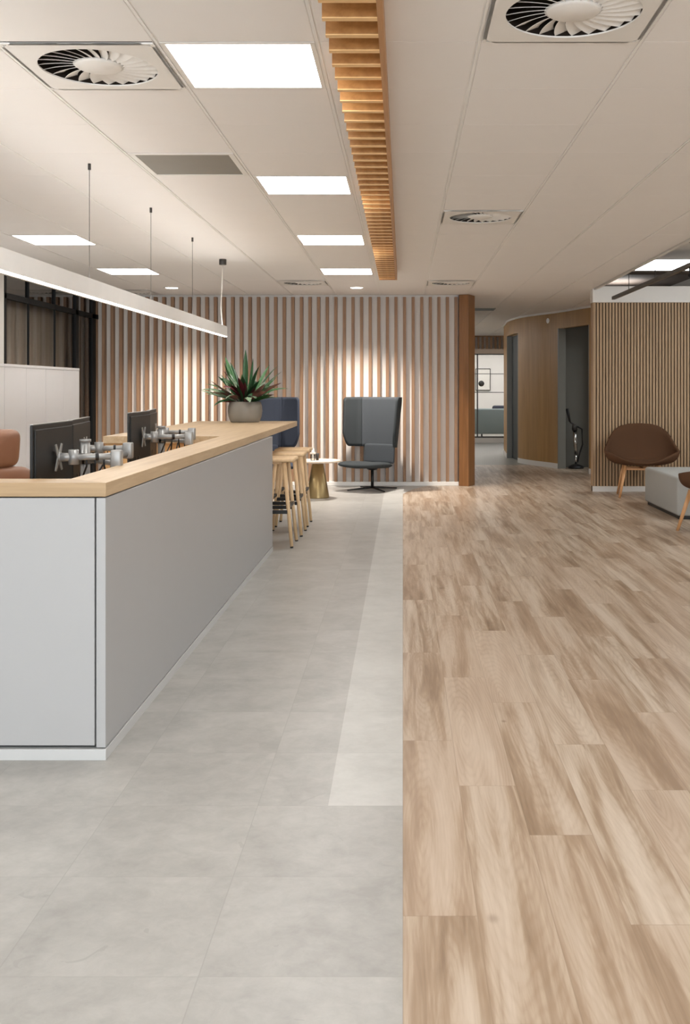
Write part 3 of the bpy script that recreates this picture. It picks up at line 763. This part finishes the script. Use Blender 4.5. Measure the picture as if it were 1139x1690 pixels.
LM = [leafmat('leaf_green', (42, 92, 50), (120, 168, 112), (52, 88, 50)), leafmat('leaf_cream', (52, 104, 66), (206, 218, 190), (120, 84, 76)),
      leafmat('leaf_deep', (30, 66, 40), (66, 110, 66), (38, 66, 40)), leafmat('leaf_red', (92, 34, 40), (140, 70, 74), (80, 30, 36))]
b = B(); uvl = b.bm.loops.layers.uv.new('UVMap')
def leaf(az, L_, tilt, droop, wd, mi, base_r=.04, roll=0):
    n = 9; rows = []
    p = Vector((base_r*math.cos(az), base_r*math.sin(az), .19)); ang = tilt
    for i in range(n+1):
        s = i/n
        d = Vector((math.cos(az)*math.cos(ang), math.sin(az)*math.cos(ang), math.sin(ang)))
        side = Vector((-math.sin(az), math.cos(az), 0)); nrm = side.cross(d)
        side = side*math.cos(roll)+nrm*math.sin(roll)
        prof = .12 if s < .15 else max(.0, math.sin(PI*min(1, (s-.08)/.93))**.8)
        wv = wd*max(prof, .06 if s < 1 else .01)
        rows.append([b.bm.verts.new(p+side*wv*k+nrm*abs(k)*wv*.35) for k in (-1, -.5, 0, .5, 1)])
        p = p+d*L_/n; ang -= droop/n*(.4+1.2*s)
    for i in range(n):
        for k in range(4):
            f = b.bm.faces.new((rows[i][k], rows[i+1][k], rows[i+1][k+1], rows[i][k+1])); f.smooth = True; f.material_index = mi
            for lp, (uu, vv) in zip(f.loops, ((k/4, i/n), (k/4, (i+1)/n), ((k+1)/4, (i+1)/n), ((k+1)/4, i/n))): lp[uvl].uv = (uu, vv)
rr = random.Random(11)
# (azimuth deg seen from above, length, tilt deg, droop deg, half width, material)
main = [(195, .40, 42, 75, .030, 1), (180, .38, 48, 62, .032, 0), (205, .34, 30, 50, .034, 1), (240, .30, 42, 105, .034, 1), (225, .30, 25, 95, .032, 2),
        (160, .46, 74, 16, .034, 0), (190, .40, 72, 10, .034, 0), (150, .40, 66, 20, .028, 2), (100, .50, 84, 8, .030, 2), (60, .42, 82, 8, .030, 2),
        (20, .44, 62, 28, .032, 2), (355, .42, 52, 25, .030, 2), (340, .36, 46, 45, .034, 1), (0, .40, 40, 62, .030, 0), (320, .30, 40, 55, .036, 1),
        (300, .26, 38, 85, .034, 1), (285, .28, 45, 95, .032, 2), (345, .30, 24, 45, .030, 2), (10, .34, 50, 20, .028, 0), (215, .22, 20, 55, .034, 3),
        (260, .24, 60, 60, .028, 3), (275, .22, 70, 30, .026, 3), (250, .20, 66, 20, .024, 3), (310, .22, 55, 40, .026, 3), (30, .40, 70, 25, .03, 0),
        (130, .44, 68, 25, .03, 2), (80, .38, 60, 40, .03, 0), (50, .36, 50, 50, .03, 1), (110, .34, 48, 50, .03, 1), (170, .34, 60, 40, .03, 2)]
for az, L_, ti, dr, wd, mi in main:
    leaf(math.radians(az+rr.uniform(-6, 6)), L_*1.10, math.radians(ti), math.radians(dr), wd, mi, .03+rr.uniform(0, .03), rr.uniform(-.5, .5))
for k in range(46):
    leaf(rr.uniform(0, 2*PI), rr.uniform(.24, .42), math.radians(rr.uniform(22, 86)), math.radians(rr.uniform(15, 85)), rr.uniform(.030, .040), rr.choice([0, 0, 1, 1, 1, 2, 2, 3]), .05, rr.uniform(-.6, .6))
# keep winding (no recalculation) so that top sides stay green
me = bpy.data.meshes.new('foliage'); b.bm.to_mesh(me); b.bm.free()
o = bpy.data.objects.new('foliage', me); sc.collection.objects.link(o); o.parent = r
for m_ in LM: me.materials.append(m_)

# ------------------------------------------------------------------ bar stools
def stool(label):
    r = thing('bar_stool', label, 'bar stool', (0, 0, 0), 0, 'wooden bar stools at the counter')
    b = B(); b.rbox(-.172, .172, -.175, .175, .718, .752, .015, 3); b.build('seat', M['stool_oak'], r)
    b = B(); b.box(-.075, .075, -.12, .12, .70, .72); b.build('seat_frame', M['stool_oak'], r)
    for sx in (-1, 1):
        for sy in (-1, 1):
            b = B(); b.bar((sx*.082, sy*.135, .72), (sx*.152, sy*.19, .012), .019, .014, n=12); lg = b.build('leg', M['stool_oak'], r)
            b = B(); b.bar((sx*.152, sy*.19, .014), (sx*.1532, sy*.191, 0), .014, .013, n=12); b.build('foot', M['black'], lg)
    for sy in (-1, 1):
        b = B(); b.box(-.122, .122, sy*.168-.012, sy*.168+.012, .285, .315); b.build('footrest', M['black'], r)
    for sx in (-1, 1):
        b = B(); b.box(sx*.122-.012, sx*.122+.012, -.172, .172, .33, .355); b.build('side_rail', M['black'], r)
    return r
s1 = stool('wooden bar stool nearest the camera under the counter overhang'); s1.location = (-1.085, 8.58, 0)
dup(s1, (-1.07, 9.22, 0), None, 'middle wooden bar stool of the three under the counter overhang')
dup(s1, (-1.075, 9.85, 0), None, 'farthest wooden bar stool of three, in front of the blue chair')

# ------------------------------------------------------------------ high-back lounge chairs (front -Y)
def lounge(loc, rz, label, fa, fb, mirror=1):
    r = thing('lounge_chair', label, 'lounge chair', loc, rz, 'high-backed lounge chairs by the slatted wall')
    plan = [(-.40, -.22), (-.375, -.13), (-.335, -.02), (-.275, .05), (-.18, .075), (0, .08), (.18, .075), (.275, .05), (.335, -.02), (.375, -.13), (.40, -.22)]
    def pl(u):
        x = u*(len(plan)-1); i = min(int(x), len(plan)-2); f = x-i
        return (plan[i][0]*(1-f)+plan[i+1][0]*f, plan[i][1]*(1-f)+plan[i+1][1]*f)
    def shell(u, v):
        px_, py_ = pl(u); e = abs(u-.5)*2           # 0 centre, 1 wing tip
        zb = .555+.17*max(0, (e-.78)/.22)**2.0*1.0+.02*e
        zt = 1.225-.035*max(0, (e-.9)/.1)**2
        z = zb+(zt-zb)*v
        hh = min(1, max(0, (z-.55)/.6)); k = 1-(.20*(1-e)+.06*e)*(1-hh)
        return (px_*k, py_+.12*(z-.55)*.8-(.03 if e > .3 else 0)*0, z)
    b = B(); b.grid(lambda u, v: shell(.27+.46*u, v), 20, 16); b.build('backrest', fb, r, solid=.035, off=1)
    for u0, u1 in ((0, .27), (.73, 1)):
        b = B(); b.grid(lambda u, v: shell(u0+(u1-u0)*u, v), 14, 16); b.build('wing', fa, r, solid=.035, off=1)
    def lower(u, v):
        x = (u-.5)*.48; z = .345+.26*v
        return (x, .055-.02*(1-v)+.012*math.cos((u-.5)*PI)-.0, z)
    b = B(); b.grid(lower, 14, 8); b.build('lower_back', fb, r, solid=.04, sub=1, off=1)
    def seat(u, v):
        a = 2*PI*u; e = 4.0
        cx = abs(math.cos(a))**(2/e)*math.copysign(1, math.cos(a)); cy = abs(math.sin(a))**(2/e)*math.copysign(1, math.sin(a))
        k = math.sin(PI*v)**.4 if 0 < v < 1 else .001
        y = -.22+cy*.33*k; x = cx*(.285-.04*(y+.2)/.29)*k
        z = .335-math.cos(PI*v)*.042+.02*math.cos((y+.45)*4)-.02*(1-min(1, abs(x)/.27))*.6
        return (x, y, z)
    b = B(); b.grid(seat, 48, 14, closed=True); b.build('seat', fa, r)
    b = B(); b.lathe([(.09, .31), (.07, .275), (.03, .262)], c=(0, -.1, 0), n=20); b.build('swivel', M['black'], r)
    b = B(); b.bar((0, -.1, .02), (0, -.1, .27), .02, n=16); b.build('column', M['black'], r)
    for k in range(4):
        a = PI/4+k*PI/2+.25; b = B(); b.bar((0, -.1, .035), (.36*math.cos(a), -.1+.36*math.sin(a), .012), .02, .012, n=8, flat=.7); b.build('foot', M['black'], r)
    return r
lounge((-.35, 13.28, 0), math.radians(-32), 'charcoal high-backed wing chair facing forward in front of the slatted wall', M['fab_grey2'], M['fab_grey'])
lounge((-1.80, 13.0, 0), math.radians(34), 'dark slate blue high-backed chair partly hidden behind plant and counter', M['fab_blue'], M['fab_blue'])

# side table
r = thing('side_table', 'small round cream table on bronze cone base between the lounge chairs', 'side table', (-1.045, 12.28, 0))
b = B(); b.lathe([(.142, 0), (.142, .01), (.065, .435), (.001, .435)], n=48); b.build('cone_base', M['bronze'], r)
b = B(); b.lathe([(.001, .435), (.265, .435), (.277, .442), (.277, .455), (.272, .46), (.001, .46)], n=56); b.build('tabletop', M['table_cream'], r)
r = thing('glass_bottle', 'small clear bottle with white cap on the round side table', 'bottle', (-1.10, 12.22, .46))
b = B(); b.lathe([(.001, 0), (.026, 0), (.028, .01), (.028, .075), (.001, .08)], n=20); b.build('body', M['glass_bottle'], r)
b = B(); b.lathe([(.001, .075), (.036, .078), (.036, .096), (.018, .105), (.016, .14), (.001, .145)], n=20); b.build('cap', M['white_plastic'], r)
b = B(); b.lathe([(.001, 0), (.018, 0), (.022, .085), (.019, .085), (.016, .01), (.001, .01)], n=20); o = b.build('tumbler', M['darkmetal'], loc=(-1.048, 12.26, .46)); tag(o, 'small dark tumbler next to the white capped bottle', 'cup')

# ------------------------------------------------------------------ shell armchairs (front -Y)
def armchair(loc, rz, label):
    r = thing('armchair', label, 'armchair', loc, rz, 'brown shell armchairs with wooden legs')
    def ip(a, tab):
        a = abs(a)
        for (a0, v0), (a1, v1) in zip(tab, tab[1:]):
            if a <= a1: f = (a-a0)/(a1-a0); return v0*(1-f)+v1*f
        return tab[-1][1]
    # angle from back centre, degrees
    Rim = [(0, .895), (20, .888), (36, .862), (48, .81), (58, .742), (67, .672), (77, .612), (88, .582), (108, .555), (122, .515), (140, .462), (160, .435), (180, .43)]
    Rad = [(0, .37), (30, .405), (50, .435), (70, .445), (90, .455), (104, .465), (118, .40), (135, .335), (155, .30), (180, .29)]
    def sh(u, v):
        a = -180+360*u; z1 = ip(a, Rim); R1 = ip(a, Rad)
        f = math.sin(v*PI/2)**.8 if v < 1 else 1
        rr_ = R1*(math.sin(v*PI/2)**.72)*(.94+.06*v) if v > 0 else .001
        g_ = v**2.5
        z = .385+(z1-.385)*g_
        th = math.radians(a)
        return (math.sin(th)*rr_, math.cos(th)*rr_, z)
    b = B(); b.grid(sh, 72, 14, closed=True); b.build('shell', M['fab_brown'], r, solid=.028, off=-1)
    def cu(u, v):
        a = 2*PI*u; k = math.sin(PI*v)**.4 if 0 < v < 1 else .001
        return (math.cos(a)*.26*k, -.03+math.sin(a)*.26*k, .425-math.cos(PI*v)*.025)
    b = B(); b.grid(cu, 40, 10, closed=True); b.build('seat_cushion', M['fab_brown'], r)
    b = B(); b.box(-.22, .22, -.17, -.14, .335, .358); b.box(-.22, .22, .14, .17, .335, .358); b.box(-.015, .015, -.15, .15, .335, .358); b.build('cross_bar', M['leg_oak'], r, bevel=.004)
    for sx in (-1, 1):
        for sy in (-1, 1):
            b = B(); b.bar((sx*.205, sy*.155, .385), (sx*.28, sy*.25, 0), .022, .014, n=14); b.build('leg', M['leg_oak'], r)
    return r
armchair((2.97, 12.44, 0), math.radians(-9), 'brown shell armchair with pale wooden legs against the fine slatted wall')
armchair((2.96, 9.40, 0), math.radians(220), 'brown shell armchair cut off by the right edge beside the grey pouf')
# pouf
r = thing('pouf', 'large light grey upholstered block pouf between the brown armchairs', 'pouf', (2.80, 10.20, 0))
b = B(); b.rbox(0, 1.35, 0, 1.38, .035, .432, .03, 4); b.build('upholstery', M['fab_pouf'], r)
b = B(); b.box(.03, 1.32, .03, 1.35, 0, .036); b.build('plinth', M['black'], r)

# ------------------------------------------------------------------ far lounge furniture
r = thing('sofa', 'grey sofa seen behind the glass at the end of the corridor', 'sofa', (2.4, 26.6, 0))
b = B(); b.rbox(-1.3, 1.3, -.1, .12, .13, .80, .04); b.build('backrest', M['fab_sofa'], r)
b = B(); b.rbox(-1.3, 1.3, .12, .75, .13, .43, .04); b.build('seat', M['fab_sofa'], r)
for sx in (-1.1, -.3, 1.1):
    b = B(); b.bar((sx, 0, .13), (sx, 0, 0), .025, .02, n=10); b.build('leg', M['black'], r)
b = B(); b.rbox(-.22, .22, -.09, .09, 0, .22, .06); o = b.build('cushion', M['fab_blue'], loc=(2.62, 26.85, .66)); tag(o, 'dark cushion peeking over the back of the grey sofa', 'cushion')
r = thing('framed_picture', 'framed white print with one black disc on the far lounge wall', 'picture', (2.34, 29.18, 1.6))
b = B()
for s_ in (-1, 1): b.box(s_*.21-.008, s_*.21+.008, -.02, .02, -.31, .31); b.box(-.21, .21, -.02, .02, s_*.31-.008, s_*.31+.008)
b.build('frame', M['frame_black'], r)
b = B(); b.box(-.21, .21, 0, .012, -.31, .31); b.build('print', M['art_paper'], r)
b = B(); b.lathe([(.001, 0), (.085, 0), (.085, .003), (.001, .003)], n=28); d = b.build('disc', M['black'], r); d.rotation_euler = (PI/2, 0, 0); d.location = (-.05, 0, -.12)

# fitting in the dark doorway
r = thing('chrome_stand', 'slim chrome stand with black lever standing in the dark doorway', 'stand', (2.90, 16.75, 0))
b = B(); b.lathe([(.13, 0), (.13, .03), (.05, .07), (.001, .07)], n=24); b.build('base', M['black'], r)
b = B(); b.bar((0, 0, .06), (0, 0, .24), .02, n=12); b.bar((0, 0, .24), (-.02, 0, .64), .028, .036, n=18); b.build('tube', M['chrome'], r)
b = B(); b.bar((-.02, 0, .64), (-.03, 0, .74), .05, .03, n=16); b.bar((-.03, 0, .73), (-.10, 0, .78), .015, n=10); b.build('head', M['darkmetal'], r)
b = B(); b.bar((-.10, 0, .78), (-.15, 0, 1.0), .018, .026, n=12); b.build('lever', M['black'], r)
b = B(); b.tube([(.02, 0, .70), (.10, 0, .66), (.11, 0, .4), (.05, .02, .2), (.03, .02, .1)], .014); b.build('hose', M['black'], r)
